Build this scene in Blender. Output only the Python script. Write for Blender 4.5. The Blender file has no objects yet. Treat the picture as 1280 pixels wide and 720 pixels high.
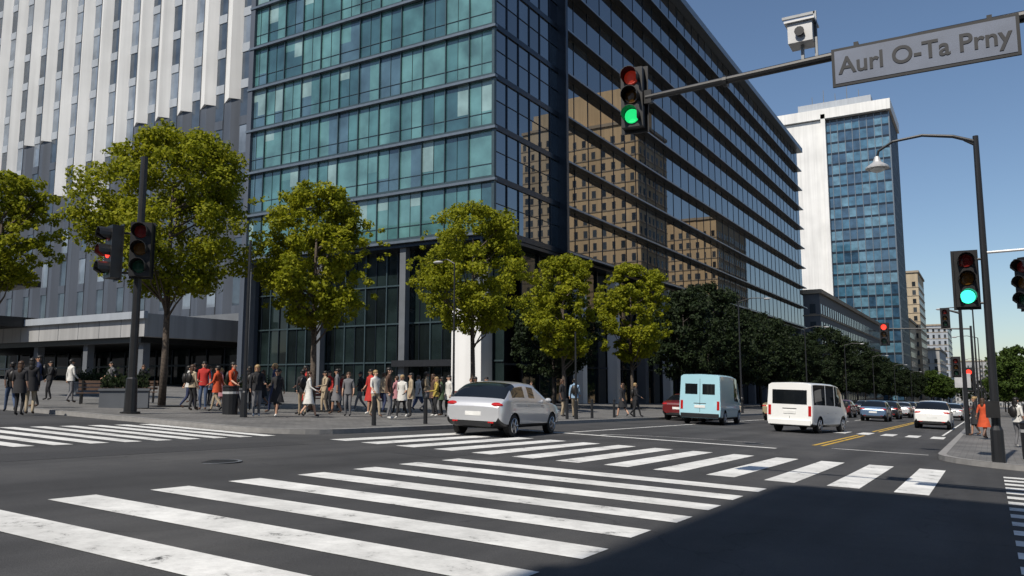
import bpy, math, random
import numpy as np
from mathutils import Vector, Matrix
R=random.Random(7)
scene=bpy.context.scene
COL=bpy.context.collection
rad=math.radians
def gz(x,y): return -.04*(x*.8607+y*.509)

# ---------------------------------------------------------------- materials
def newmat(n):
    m=bpy.data.materials.new(n); m.use_nodes=True
    nt=m.node_tree; b=nt.nodes['Principled BSDF']
    return m,nt,b
def N(nt,t,**k):
    n=nt.nodes.new(t)
    for a,v in k.items(): setattr(n,a,v)
    return n
def ramp(nt,stops):
    r=N(nt,'ShaderNodeValToRGB'); e=r.color_ramp.elements
    e[0].position,e[0].color=stops[0][0],(*stops[0][1],1)
    e[1].position,e[1].color=stops[-1][0],(*stops[-1][1],1)
    for p,c in stops[1:-1]:
        x=e.new(p); x.color=(*c,1)
    return r
def g3(v): return (v,v,v)
def simple(n,col,rough=.5,metal=0,var=.12,scale=3,bump=0,ior=1.5,coat=0):
    m,nt,b=newmat(n)
    tc=N(nt,'ShaderNodeTexCoord'); no=N(nt,'ShaderNodeTexNoise'); no.inputs['Scale'].default_value=scale; no.inputs['Detail'].default_value=5
    nt.links.new(tc.outputs['Object'],no.inputs['Vector'])
    r=ramp(nt,[(.3,tuple(c*(1-var) for c in col)),(.7,tuple(min(1,c*(1+var)) for c in col))])
    nt.links.new(no.outputs['Fac'],r.inputs['Fac']); nt.links.new(r.outputs['Color'],b.inputs['Base Color'])
    b.inputs['Roughness'].default_value=rough; b.inputs['Metallic'].default_value=metal; b.inputs['IOR'].default_value=ior
    b.inputs['Coat Weight'].default_value=coat
    if bump:
        bp=N(nt,'ShaderNodeBump'); bp.inputs['Strength'].default_value=bump; bp.inputs['Distance'].default_value=.02
        nt.links.new(no.outputs['Fac'],bp.inputs['Height']); nt.links.new(bp.outputs['Normal'],b.inputs['Normal'])
    return m
def streaky(n,col,rough=.6,amt=.25):
    m,nt,b=newmat(n); L=nt.links.new
    tc=N(nt,'ShaderNodeTexCoord'); mp=N(nt,'ShaderNodeMapping'); mp.inputs['Scale'].default_value=(1.4,1.4,.05)
    n1=N(nt,'ShaderNodeTexNoise'); n1.inputs['Scale'].default_value=1; n1.inputs['Detail'].default_value=6
    n2=N(nt,'ShaderNodeTexNoise'); n2.inputs['Scale'].default_value=.15; n2.inputs['Detail'].default_value=4
    L(tc.outputs['Object'],mp.inputs[0]); L(mp.outputs[0],n1.inputs['Vector']); L(tc.outputs['Object'],n2.inputs['Vector'])
    r1=ramp(nt,[(.3,g3(1-amt)),(.6,g3(1))]); r2=ramp(nt,[(.3,tuple(c*.85 for c in col)),(.7,col)])
    L(n1.outputs['Fac'],r1.inputs['Fac']); L(n2.outputs['Fac'],r2.inputs['Fac'])
    a=N(nt,'ShaderNodeMixRGB',blend_type='MULTIPLY'); a.inputs[0].default_value=1
    L(r2.outputs[0],a.inputs[1]); L(r1.outputs[0],a.inputs[2]); L(a.outputs[0],b.inputs['Base Color']); b.inputs['Roughness'].default_value=rough
    return m
def emis(n,col,s):
    m,nt,b=newmat(n); b.inputs['Base Color'].default_value=(*[c*.5 for c in col],1)
    b.inputs['Emission Color'].default_value=(*col,1); b.inputs['Emission Strength'].default_value=s
    return m
def glass(n,col,ior=1.8,rough=.03,wob=.006):
    m,nt,b=newmat(n); L=nt.links.new
    b.inputs['Roughness'].default_value=rough; b.inputs['IOR'].default_value=ior
    tc=N(nt,'ShaderNodeTexCoord'); no=N(nt,'ShaderNodeTexNoise'); no.inputs['Scale'].default_value=.5; no.inputs['Detail'].default_value=1
    n2=N(nt,'ShaderNodeTexNoise'); n2.inputs['Scale'].default_value=.45; n2.inputs['Detail'].default_value=3
    L(tc.outputs['Object'],n2.inputs['Vector'])
    r=ramp(nt,[(.3,tuple(c*.6 for c in col)),(.7,tuple(c*1.35 for c in col))]); L(n2.outputs['Fac'],r.inputs['Fac']); L(r.outputs[0],b.inputs['Base Color'])
    if wob:
        bp=N(nt,'ShaderNodeBump'); bp.inputs['Strength'].default_value=wob*10; bp.inputs['Distance'].default_value=.05
        L(tc.outputs['Object'],no.inputs['Vector']); L(no.outputs['Fac'],bp.inputs['Height']); L(bp.outputs['Normal'],b.inputs['Normal'])
    return m
def asphalt_mat():
    m,nt,b=newmat('asphalt'); L=nt.links.new
    tc=N(nt,'ShaderNodeTexCoord')
    n1=N(nt,'ShaderNodeTexNoise'); n1.inputs['Scale'].default_value=.35; n1.inputs['Detail'].default_value=8; n1.inputs['Roughness'].default_value=.65
    n2=N(nt,'ShaderNodeTexNoise'); n2.inputs['Scale'].default_value=90; n2.inputs['Detail'].default_value=3
    mp=N(nt,'ShaderNodeMapping'); mp.inputs['Scale'].default_value=(1.2,.06,1)
    n3=N(nt,'ShaderNodeTexNoise'); n3.inputs['Scale'].default_value=1.0; n3.inputs['Detail'].default_value=3
    L(tc.outputs['Object'],n1.inputs['Vector']); L(tc.outputs['Object'],n2.inputs['Vector']); L(tc.outputs['Object'],mp.inputs['Vector']); L(mp.outputs[0],n3.inputs['Vector'])
    r1=ramp(nt,[(.3,(.032,.032,.034)),(.5,(.046,.046,.048)),(.72,(.066,.065,.065))])
    r2=ramp(nt,[(.3,g3(.65)),(.7,g3(1.35))]); r3=ramp(nt,[(.35,g3(.72)),(.65,g3(1.12))])
    L(n1.outputs['Fac'],r1.inputs['Fac']); L(n2.outputs['Fac'],r2.inputs['Fac']); L(n3.outputs['Fac'],r3.inputs['Fac'])
    a=N(nt,'ShaderNodeMixRGB',blend_type='MULTIPLY'); a.inputs[0].default_value=1
    c=N(nt,'ShaderNodeMixRGB',blend_type='MULTIPLY'); c.inputs[0].default_value=1
    L(r1.outputs[0],a.inputs[1]); L(r2.outputs[0],a.inputs[2]); L(a.outputs[0],c.inputs[1]); L(r3.outputs[0],c.inputs[2])
    v=N(nt,'ShaderNodeTexVoronoi',feature='DISTANCE_TO_EDGE'); v.inputs['Scale'].default_value=.16
    nd=N(nt,'ShaderNodeTexNoise'); nd.inputs['Scale'].default_value=1.5; nd.inputs['Detail'].default_value=4
    ad=N(nt,'ShaderNodeMixRGB',blend_type='ADD'); ad.inputs[0].default_value=1.0
    L(tc.outputs['Object'],nd.inputs['Vector']); L(tc.outputs['Object'],ad.inputs[1]); L(nd.outputs['Color'],ad.inputs[2]); L(ad.outputs[0],v.inputs['Vector'])
    rv=ramp(nt,[(.0,g3(.6)),(.004,g3(1))]); L(v.outputs['Distance'],rv.inputs['Fac'])
    e=N(nt,'ShaderNodeMixRGB',blend_type='MULTIPLY'); e.inputs[0].default_value=1
    L(c.outputs[0],e.inputs[1]); L(rv.outputs[0],e.inputs[2]); L(e.outputs[0],b.inputs['Base Color'])
    b.inputs['Roughness'].default_value=.85
    bp=N(nt,'ShaderNodeBump'); bp.inputs['Strength'].default_value=.5; bp.inputs['Distance'].default_value=.01
    L(n2.outputs['Fac'],bp.inputs['Height']); L(bp.outputs[0],b.inputs['Normal'])
    return m
def paint_mat(n,col):
    m,nt,b=newmat(n); L=nt.links.new
    tc=N(nt,'ShaderNodeTexCoord')
    n1=N(nt,'ShaderNodeTexNoise'); n1.inputs['Scale'].default_value=2.2; n1.inputs['Detail'].default_value=12; n1.inputs['Roughness'].default_value=.8
    n2=N(nt,'ShaderNodeTexNoise'); n2.inputs['Scale'].default_value=.8; n2.inputs['Detail'].default_value=5
    L(tc.outputs['Object'],n1.inputs['Vector']); L(tc.outputs['Object'],n2.inputs['Vector'])
    r=ramp(nt,[(.35,(.06,.06,.06)),(.41,tuple(c*.76 for c in col)),(.6,col)])
    r2=ramp(nt,[(.3,g3(.76)),(.65,g3(1))])
    L(n1.outputs['Fac'],r.inputs['Fac']); L(n2.outputs['Fac'],r2.inputs['Fac'])
    a=N(nt,'ShaderNodeMixRGB',blend_type='MULTIPLY'); a.inputs[0].default_value=1
    L(r.outputs[0],a.inputs[1]); L(r2.outputs[0],a.inputs[2]); L(a.outputs[0],b.inputs['Base Color'])
    b.inputs['Roughness'].default_value=.7
    return m
def paving_mat():
    m,nt,b=newmat('paving'); L=nt.links.new
    tc=N(nt,'ShaderNodeTexCoord')
    br=N(nt,'ShaderNodeTexBrick'); br.inputs['Scale'].default_value=1.6; br.inputs['Mortar Size'].default_value=.012
    br.inputs['Color1'].default_value=(.13,.127,.125,1); br.inputs['Color2'].default_value=(.17,.166,.16,1); br.inputs['Mortar'].default_value=(.06,.06,.06,1)
    n1=N(nt,'ShaderNodeTexNoise'); n1.inputs['Scale'].default_value=.6; n1.inputs['Detail'].default_value=7
    r=ramp(nt,[(.3,g3(.65)),(.7,g3(1.15))]); a=N(nt,'ShaderNodeMixRGB',blend_type='MULTIPLY'); a.inputs[0].default_value=1
    L(tc.outputs['Object'],br.inputs['Vector']); L(tc.outputs['Object'],n1.inputs['Vector']); L(n1.outputs['Fac'],r.inputs['Fac'])
    L(br.outputs['Color'],a.inputs[1]); L(r.outputs[0],a.inputs[2]); L(a.outputs[0],b.inputs['Base Color']); b.inputs['Roughness'].default_value=.8
    return m
def leaf_mat(n,c1,c2,c3,tr):
    m,nt,b=newmat(n); L=nt.links.new
    ge=N(nt,'ShaderNodeNewGeometry'); tc=N(nt,'ShaderNodeTexCoord')
    no=N(nt,'ShaderNodeTexNoise'); no.inputs['Scale'].default_value=.9; no.inputs['Detail'].default_value=2
    L(tc.outputs['Object'],no.inputs['Vector'])
    mx=N(nt,'ShaderNodeMath',operation='MULTIPLY_ADD'); mx.inputs[1].default_value=.55
    L(ge.outputs['Random Per Island'],mx.inputs[0])
    m2=N(nt,'ShaderNodeMath',operation='MULTIPLY'); m2.inputs[1].default_value=.45; L(no.outputs['Fac'],m2.inputs[0]); L(m2.outputs[0],mx.inputs[2])
    r=ramp(nt,[(.1,c1),(.45,c2),(.85,c3)]); L(mx.outputs[0],r.inputs['Fac']); L(r.outputs[0],b.inputs['Base Color'])
    b.inputs['Roughness'].default_value=.7; b.inputs['Specular IOR Level'].default_value=.25
    t=N(nt,'ShaderNodeBsdfTranslucent'); L(r.outputs[0],t.inputs['Color'])
    ms=N(nt,'ShaderNodeMixShader'); ms.inputs[0].default_value=tr
    o=nt.nodes['Material Output']; L(b.outputs[0],ms.inputs[1]); L(t.outputs[0],ms.inputs[2]); L(ms.outputs[0],o.inputs[0])
    return m

M={}
M['asphalt']=asphalt_mat(); M['white']=paint_mat('white_road_paint',(.8,.8,.78)); M['yellow']=paint_mat('yellow_road_paint',(.6,.38,.05))
M['paving']=paving_mat(); M['kerb']=simple('kerb_stone',(.24,.235,.23),.85,bump=.3,scale=6)
M['bark']=simple('bark',(.09,.07,.055),.9,bump=.6,scale=14,var=.4); M['barkd']=simple('bark_dark',(.04,.033,.028),.9,bump=.6,scale=14,var=.4)
M['leaf']=leaf_mat('leaves_spring',(.08,.1,.005),(.215,.24,.010),(.38,.37,.022),.48)
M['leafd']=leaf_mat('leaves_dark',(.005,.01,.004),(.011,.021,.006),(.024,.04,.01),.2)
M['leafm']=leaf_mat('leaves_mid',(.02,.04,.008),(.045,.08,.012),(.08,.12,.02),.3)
M['black']=simple('black_metal',(.012,.012,.013),.45,var=.3); M['dkmetal']=simple('dark_metal',(.018,.019,.022),.45,.2)
M['grey']=simple('grey_metal',(.25,.26,.27),.45,.5); M['ltgrey']=simple('light_metal',(.5,.5,.5),.4,.3)
M['concrete']=streaky('concrete',(.36,.36,.36),.8); M['dkconc']=simple('dark_concrete',(.11,.12,.135),.8,bump=.2,scale=1)
M['whitewall']=streaky('white_cladding',(.78,.775,.76),.55,.14); M['greywall']=streaky('grey_cladding',(.075,.09,.118),.6,.25)  # grey cladding, also the shadow colour painted low on the white fin building
M['rubber']=simple('rubber',(.015,.015,.015),.8); M['chrome']=simple('rim',(.45,.45,.46),.3,.8)
M['cglass']=glass('car_glass',(.008,.01,.012),1.6,.02,.0)
M['tail']=simple('tail_light',(.4,.01,.01),.2); M['head']=simple('head_light',(.7,.7,.7),.15); M['plate']=simple('plate',(.7,.7,.68),.5)
M['red_on']=emis('signal_red_lit',(1,.05,.03),2.2); M['grn_on']=emis('signal_green_lit',(.02,.8,.22),1.0); M['grn_on2']=emis('signal_teal_lit',(.05,.95,.55),2.2); M['red_dim']=emis('signal_red_dim',(.8,.06,.03),.12)
M['red_off']=simple('signal_red_unlit',(.16,.012,.01),.2); M['amb_off']=simple('signal_amber_unlit',(.1,.045,.005),.2); M['grn_off']=simple('signal_green_unlit',(.01,.05,.03),.2)
M['signface']=simple('sign_face',(.13,.155,.215),.5,var=.12,scale=2.5); M['signtxt']=simple('sign_text',(.012,.014,.02),.5)
TEAL=[glass('glass_teal_a',(.06,.15,.155),1.9),glass('glass_teal_b',(.09,.2,.2),1.9),glass('glass_teal_c',(.035,.09,.105),1.9),glass('glass_blue_d',(.06,.115,.15),1.9),glass('glass_blind_e',(.2,.3,.3),1.7),glass('glass_dark_f',(.02,.05,.06),2.0)]
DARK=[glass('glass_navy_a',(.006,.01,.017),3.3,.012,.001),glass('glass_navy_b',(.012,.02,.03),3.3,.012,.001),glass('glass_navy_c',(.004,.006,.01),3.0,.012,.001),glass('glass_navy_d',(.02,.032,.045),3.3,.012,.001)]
LOB=[glass('lobby_glass_a',(.006,.009,.009),1.5),glass('lobby_glass_b',(.012,.02,.02),1.5)]
FAR=[glass('far_glass_a',(.05,.13,.2),2.0),glass('far_glass_b',(.1,.2,.27),2.0),glass('far_glass_c',(.03,.07,.12),2.0)]

# ---------------------------------------------------------------- mesh builder
class MB:
    def __init__(s,mats): s.v=[];s.f=[];s.m=[];s.mats=mats;s.T=None
    def mi(s,k):
        if isinstance(k,str): k=M[k]
        if k not in s.mats: s.mats.append(k)
        return s.mats.index(k)
    def add(s,vs,fs,k):
        o=len(s.v); i=s.mi(k)
        if s.T: vs=[tuple(s.T@Vector(p)) for p in vs]
        s.v+=vs
        for f in fs: s.f.append([o+a for a in f]); s.m.append(i)
    def quad(s,a,b,c,d,k): s.add([a,b,c,d],[(0,1,2,3)],k)
    def box(s,x0,x1,y0,y1,z0,z1,k):
        v=[(x0,y0,z0),(x1,y0,z0),(x1,y1,z0),(x0,y1,z0),(x0,y0,z1),(x1,y0,z1),(x1,y1,z1),(x0,y1,z1)]
        s.add(v,[(0,3,2,1),(4,5,6,7),(0,1,5,4),(1,2,6,5),(2,3,7,6),(3,0,4,7)],k)
    def tube(s,pts,rs,k,n=8,cap=True):
        pts=[Vector(p) for p in pts]; V=[];Fc=[]
        for i,p in enumerate(pts):
            d=(pts[min(i+1,len(pts)-1)]-pts[max(i-1,0)]).normalized()
            u=d.cross(Vector((0,0,1)));
            if u.length<.05: u=d.cross(Vector((0,1,0)))
            u.normalize(); w=d.cross(u)
            for j in range(n):
                a=2*math.pi*j/n; V.append(tuple(p+(u*math.cos(a)+w*math.sin(a))*rs[i]))
        for i in range(len(pts)-1):
            for j in range(n): Fc.append((i*n+j,i*n+(j+1)%n,(i+1)*n+(j+1)%n,(i+1)*n+j))
        if cap: Fc.append(tuple(range(n))[::-1]); Fc.append(tuple((len(pts)-1)*n+j for j in range(n)))
        s.add(V,Fc,k)
    def ball(s,c,r,k,n=10,m=7):
        if not hasattr(r,'__len__'): r=(r,r,r)
        V=[(c[0],c[1],c[2]-r[2])];Fc=[]
        for i in range(1,m):
            t=math.pi*i/m
            for j in range(n):
                a=2*math.pi*j/n; V.append((c[0]+r[0]*math.sin(t)*math.cos(a),c[1]+r[1]*math.sin(t)*math.sin(a),c[2]-r[2]*math.cos(t)))
        V.append((c[0],c[1],c[2]+r[2])); e=len(V)-1
        for j in range(n):
            Fc.append((0,1+(j+1)%n,1+j)); Fc.append((e,1+(m-2)*n+j,1+(m-2)*n+(j+1)%n))
        for i in range(m-2):
            for j in range(n):
                a=1+i*n+j;b=1+i*n+(j+1)%n; Fc.append((a,b,b+n,a+n))
        s.add(V,Fc,k)
    def mesh(s,name,smooth=False):
        me=bpy.data.meshes.new(name); me.from_pydata([tuple(p) for p in s.v],[],s.f)
        for m in s.mats: me.materials.append(m)
        me.polygons.foreach_set('material_index',s.m)
        if smooth: me.polygons.foreach_set('use_smooth',[True]*len(s.f))
        me.update(); return me
    def obj(s,name,loc=(0,0,0),rz=0,smooth=False,parent=None,bevel=0):
        o=bpy.data.objects.new(name,s.mesh(name,smooth)); o.location=loc; o.rotation_euler=(0,0,rz); COL.objects.link(o)
        if parent: o.parent=parent
        if bevel:
            b=o.modifiers.new('b','BEVEL'); b.width=bevel; b.segments=2; b.limit_method='ANGLE'
        return o
def empty(name,loc=(0,0,0),rz=0):
    e=bpy.data.objects.new(name,None); e.location=loc; e.rotation_euler=(0,0,rz); e.empty_display_size=.3; COL.objects.link(e); return e

# ---------------------------------------------------------------- ground
mb=MB([]); E=2500
mb.quad(*[(x,y,gz(x,y)) for x,y in((-E,-E),(E,-E),(E,E),(-E,E))],'asphalt'); mb.obj('ground')
def slab(name,poly,h=.13,kw=.2):
    mb=MB([]); n=len(poly)
    top=[(x,y,gz(x,y)+h) for x,y in poly]; bot=[(x,y,gz(x,y)-.05) for x,y in poly]
    mb.add(top,[tuple(range(n))],'paving')
    for i in range(n):
        j=(i+1)%n; mb.quad(bot[i],bot[j],top[j],top[i],'kerb')
        a,b=Vector(poly[i]),Vector(poly[j]); d=(b-a)
        if d.length>400: continue
        nn=Vector((-d.y,d.x)).normalized()*kw
        q=[a,b,b+nn,a+nn]; mb.quad(*[(p.x,p.y,gz(p.x,p.y)+h+.004+ (.0015*(i%2))) for p in q],'kerb')
    return mb.obj(name)
def arc(cx,cy,r,a0,a1,n=8): return [(cx+r*math.cos(rad(a0+(a1-a0)*i/n)),cy+r*math.sin(rad(a0+(a1-a0)*i/n))) for i in range(n+1)]
slab('pavement',[(-380,14.8),(-120,14.8)]+arc(-17.3,16.8,2,-90,0)+[(-15.3,60),(-15.3,380),(-380,380)])
slab('pavement',[(1.5,22.2)]+[(60,22.2),(60,380),(-1.3,380),(-1.3,120)]+arc(1.5,25,2.8,180,270))
mk=MB([])
def stripe(x0,x1,y0,y1,k='white',h=.006):
    mk.quad(*[(x,y,gz(x,y)+h) for x,y in((x0,y0),(x1,y0),(x1,y1),(x0,y1))],k)
for i in range(8):
    y=4.35+1.27*i; j=R.uniform(-.05,.05); stripe(-9.25+j,-3.2+j,y-.29,y+.29)
for i in range(13):
    x=-1.2-1.05*i; stripe(x-.26,x+.26,14.9+R.uniform(-.05,.05),20.6)
for i in range(12):
    y=6.2+.75*i; stripe(-20.6,-15.6,y-.2,y+.2)
for i in range(16):
    y=7.2+.85*i; stripe(.15,3.6,y-.2,y+.2)
for i in range(6):
    x=-2-.95*i; stripe(x-.25,x+.25,38,40.4)
stripe(-14.8,-5.4,24.0,24.3); 
for y in range(44,330,6):
    stripe(-8.4,-8.28,y,y+3)
stripe(-4.95,-4.83,27,37,'yellow'); stripe(-4.7,-4.58,27,37,'yellow'); stripe(-4.95,-4.83,42,330,'yellow'); stripe(-4.7,-4.58,42,330,'yellow')
stripe(-4.2,-1.6,26,26.15); stripe(-12.4,-12.28,25,330); stripe(-2.0,-1.9,42,330)
for i in range(10):
    a=rad(180-9*i);b=rad(180-9*(i+1)); c0=(-6.5,24.5)
    P=[(c0[0]+r*math.cos(t)*.9,c0[1]+r*math.sin(t)*.35) for r,t in((5,a),(5,b),(5.15,b),(5.15,a))]
    mk.quad(*[(x,y,gz(x,y)+.010) for x,y in P],'white')
mk.obj('road_markings')
for x,y in((-11.5,9.5),(-6.5,25.6),(-13,4.5)):
    m=MB([]); m.tube([(0,0,-.02),(0,0,.008)],[.33,.33],'dkmetal',20); m.tube([(0,0,.0),(0,0,.005)],[.4,.4],'dkconc',20); m.obj('manhole_cover',(x,y,gz(x,y)))
M['patch']=simple('asphalt_patch',(.034,.034,.036),.85,var=.2,scale=20,bump=.2)
mp_=MB([])
for x0,x1,y0,y1 in((-14.2,-13.3,-2,13.5),(-10.9,-9.6,13.4,14.6),(-26,-21,4.2,5.0),(-7.6,-6.9,21.4,23.7)):
    mp_.quad(*[(x,y,gz(x,y)+.003) for x,y in((x0,y0),(x1,y0),(x1,y1),(x0,y1))],'patch')
mp_.obj('road_patch')

# ---------------------------------------------------------------- facades
class Fr:
    def __init__(s,mb,o,u,n): s.mb=mb;s.o=Vector((*o,0));s.u=Vector((*u,0));s.n=Vector((*n,0))
    def p(s,a,o,z): return tuple(s.o+s.u*a+s.n*o+Vector((0,0,z)))
    def box(s,a0,a1,o0,o1,z0,z1,k):
        v=[s.p(a0,o0,z0),s.p(a1,o0,z0),s.p(a1,o1,z0),s.p(a0,o1,z0),s.p(a0,o0,z1),s.p(a1,o0,z1),s.p(a1,o1,z1),s.p(a0,o1,z1)]
        s.mb.add(v,[(0,3,2,1),(4,5,6,7),(0,1,5,4),(1,2,6,5),(2,3,7,6),(3,0,4,7)],k)
    def pane(s,a0,a1,z0,z1,k,o=0,t=.006):
        d=[R.uniform(-t,t) for _ in range(3)]
        s.mb.quad(s.p(a0,o+d[0],z0),s.p(a1,o+d[1],z0),s.p(a1,o+d[1]+d[2],z1),s.p(a0,o+d[0]+d[2],z1),k)

# ---- main glass building
mb=MB([]); X0,X1,Y0,Y1=-59.3,-31.7,50.9,171.0; HT=50.0
mb.box(X0+.1,X1-.12,Y0+.12,Y1,12.9,HT,'black')
mb.box(X0+.1,X1-2.2,Y0+2.2,Y1,-3.5,12.9,'black')
M['ledge']=simple('ledge_metal',(.17,.2,.23),.35,.5,var=.1); M['fin']=simple('fascia_metal',(.03,.04,.055),.3,.6); M['mull']=simple('mullion',(.06,.09,.1),.4,.5)
M['ledge2']=simple('ledge_nosing',(.22,.26,.31),.35,.3,var=.1)
L_=Fr(mb,(X0,Y0),(1,0),(0,-1)); W=X1-X0; pw=W/12
fl=[13.1+4.1*k for k in range(9)]
for k,z in enumerate(fl):
    zt=z+4.1
    L_.box(-.02,W+.3,.02,.38,z-.1,z+.1,'ledge')
    L_.box(0,W,.0,.09,z+.1,z+.38,'mull')
    tone=R.random()
    for i in range(12):
        a=i*pw
        def pick():
            q=R.random()*.75+tone*.25
            return TEAL[0] if q<.3 else TEAL[1] if q<.5 else TEAL[2] if q<.66 else TEAL[3] if q<.82 else TEAL[4] if q<.9 else TEAL[5]
        m1=pick(); m2=m1 if R.random()<.45 else pick()
        for (b0,b1,mm) in((a,a+pw/2,m1),(a+pw/2,a+pw,m2)):
            r_=R.random()
            if r_<.3:
                zz=z+R.choice([1.5,2.2,2.9]); L_.pane(b0,b1,z+.38,zz,mm,0,.004); L_.pane(b0,b1,zz,zt-.1,TEAL[4] if R.random()<.5 else TEAL[1],0,.004)
            else: L_.pane(b0,b1,z+.38,zt-.1,mm,0,.004)
        L_.box(a-.035,a+.035,.0,.16,z+.38,zt-.1,'mull')
        if (i+k)%3!=0 : L_.box(a+pw/2-.015,a+pw/2+.015,.0,.05,z+.38,zt-.1,'mull')
    L_.box(0,W,.0,.05,z+1.3,z+1.34,'mull')
L_.box(W-.12,W+.12,-.12,.2,13.1,HT,'mull')
for i in range(12):
    a=i*pw
    for z0,z1 in((-1.5,3.4),(3.4,6.6),(6.6,9.8),(9.8,12.9)):
        L_.pane(a,a+pw/2,z0,z1,R.choice(LOB),-1.5); L_.pane(a+pw/2,a+pw,z0,z1,R.choice(LOB),-1.5)
    L_.box(a-.05,a+.05,-1.5,-1.35,-1.5,12.9,'mull')
    L_.box(a+pw/2-.025,a+pw/2+.025,-1.5,-1.4,-1.5,12.9,'fin')
for z in(3.4,6.6,9.8): L_.box(0,W,-1.5,-1.38,z-.06,z+.06,'mull')
L_.box(0,W,-2.2,.02,12.7,12.97,'fin')
for a in (0.3,9.2,18.4): L_.box(a,a+.6,-.8,-.2,-1.5,12.7,'dkconc')
L_.box(0,.6,-1.6,.3,-2,HT,'greywall')
L_.box(W-3.6,W-.9,-1.2,.35,-1.5,7.4,'whitewall')
L_.box(W-9.5,W-3.6,-1.45,.3,3.0,3.5,'dkmetal')
mb.box(X1-2.2,X1-1.0,Y0+1.0,Y0+2.2,-2,12.8,'dkconc')
R_=Fr(mb,(X1,Y0),(0,1),(1,0)); W2=Y1-Y0
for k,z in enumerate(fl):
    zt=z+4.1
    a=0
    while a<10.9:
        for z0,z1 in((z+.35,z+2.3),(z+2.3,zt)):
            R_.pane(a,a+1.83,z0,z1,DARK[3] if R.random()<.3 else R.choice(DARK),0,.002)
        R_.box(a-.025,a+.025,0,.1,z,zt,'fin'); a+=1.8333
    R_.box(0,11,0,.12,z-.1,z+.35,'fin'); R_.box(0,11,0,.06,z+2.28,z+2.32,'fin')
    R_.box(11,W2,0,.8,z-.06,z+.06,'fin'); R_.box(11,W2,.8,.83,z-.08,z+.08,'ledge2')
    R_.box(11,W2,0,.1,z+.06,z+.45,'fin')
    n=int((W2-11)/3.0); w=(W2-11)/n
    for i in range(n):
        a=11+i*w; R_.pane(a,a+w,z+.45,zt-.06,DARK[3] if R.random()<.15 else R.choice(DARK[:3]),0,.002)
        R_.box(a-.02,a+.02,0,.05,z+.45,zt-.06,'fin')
R_.box(10.7,11.1,0,.9,13,HT,'fin')
n=40; w=W2/n
for i in range(n):
    a=i*w
    if 2<=i: 
        for z0,z1 in((-5,3.2),(3.2,8),(8,12.9)): R_.pane(a,a+w,z0,z1,R.choice(LOB),-1.2)
    R_.box(a-.06,a+.06,-1.2,-1.0,-5,12.9,'fin')
for z in(3.2,8): R_.box(0,W2,-1.2,-1.05,z-.08,z+.08,'fin')
for i in range(2,16):
    a=i*7.8; R_.box(a,a+.9,-1.1,-.1,-5,12.7,'whitewall' if i in(2,3,5) else 'dkconc')
R_.box(0,W2,-2.2,.02,12.7,12.97,'fin')
mb.box(X0-.1,X1+1.1,Y0-.5,Y1+.5,HT,HT+.9,'ledge')
mb.box(X0+6,X1-6,Y0+8,Y1-20,HT+.9,HT+4,'greywall')
mb.obj('glass_office_building')

# ---- white fin building at left
mb=MB([]); bx0,bx1,by=-150.,-64.,58.; H=84
mb.box(bx0,bx1,by+.3,by+40,-2,H,'greywall')
F=Fr(mb,(bx0,by),(1,0),(0,-1)); Wd=bx1-bx0; bay=4.1; nb=int(Wd/bay)
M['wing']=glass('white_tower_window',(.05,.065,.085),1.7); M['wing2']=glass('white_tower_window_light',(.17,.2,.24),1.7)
M['panel']=streaky('panel_light',(.36,.39,.43),.5,.15)
for i in range(nb):
    a=i*bay
    low=[30,30,34,34,26,26,22][i%7]  # stepped edge of a cast shadow, painted into the facade colour
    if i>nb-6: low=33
    for (z0,z1,m1) in ((low,H,'whitewall'),(9,low,'greywall')):  # fins white above the edge, in painted shadow colour below
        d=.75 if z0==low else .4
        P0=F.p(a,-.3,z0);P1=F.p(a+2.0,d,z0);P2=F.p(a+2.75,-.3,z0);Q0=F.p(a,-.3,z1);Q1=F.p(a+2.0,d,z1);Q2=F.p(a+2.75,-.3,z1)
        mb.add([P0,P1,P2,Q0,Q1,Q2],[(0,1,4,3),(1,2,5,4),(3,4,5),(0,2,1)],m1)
    z=9
    while z<H-1:
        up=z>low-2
        F.box(a+2.75,a+bay,-.3,-.16,z,z+1.0,'panel' if up else 'greywall')  # spandrels below the edge carry the painted shade too
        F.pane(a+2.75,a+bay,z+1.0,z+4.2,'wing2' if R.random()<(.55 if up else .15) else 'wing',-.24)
        F.box(a+.02,a+.05,-.28,-.2,z,z+4.2,'dkconc')
        z+=4.2
F.box(0,Wd,-.3,1.0,8.2,9.0,'dkconc')
for i in range(30):
    a=i*Wd/30
    F.pane(a,a+Wd/30,-.5,8.2,R.choice(LOB),.02); F.box(a-.08,a+.08,0,.15,-1,8.2,'fin')
F.box(0,Wd,0,.14,3.6,3.8,'fin')
F.box(Wd-48,Wd-1,1,13,5.9,8.0,'concrete'); F.box(Wd-48.4,Wd-.6,13,13.4,7.5,8.15,'panel'); F.box(Wd-47,Wd-2,1,12.6,5.4,5.9,'black')
for i in range(14): F.box(Wd-48+i*3.35-.02,Wd-48+i*3.35+.02,12.98,13.02,5.9,7.5,'dkconc')
for i in range(6): F.box(Wd-46+i*8.6,Wd-45.3+i*8.6,11.4,12.1,-.5,5.4,'dkconc')
mb.obj('white_fin_building')
mb=MB([]); mb.box(-112,-84,38,46,7.4,8.4,'black'); mb.box(-112,-84,38,46,11.6,12.2,'dkmetal')
for i in range(15):
    x=-112+2*i; mb.box(x-.05,x+.05,37.95,38.05,8.4,9.6,'dkmetal')
    if i%3==0: mb.box(x-.2,x+.2,38.1,38.4,0,11.6,'dkmetal')
mb.box(-112,-84,37.94,38.06,9.6,9.72,'dkmetal')
mb.obj('terrace')

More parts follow.
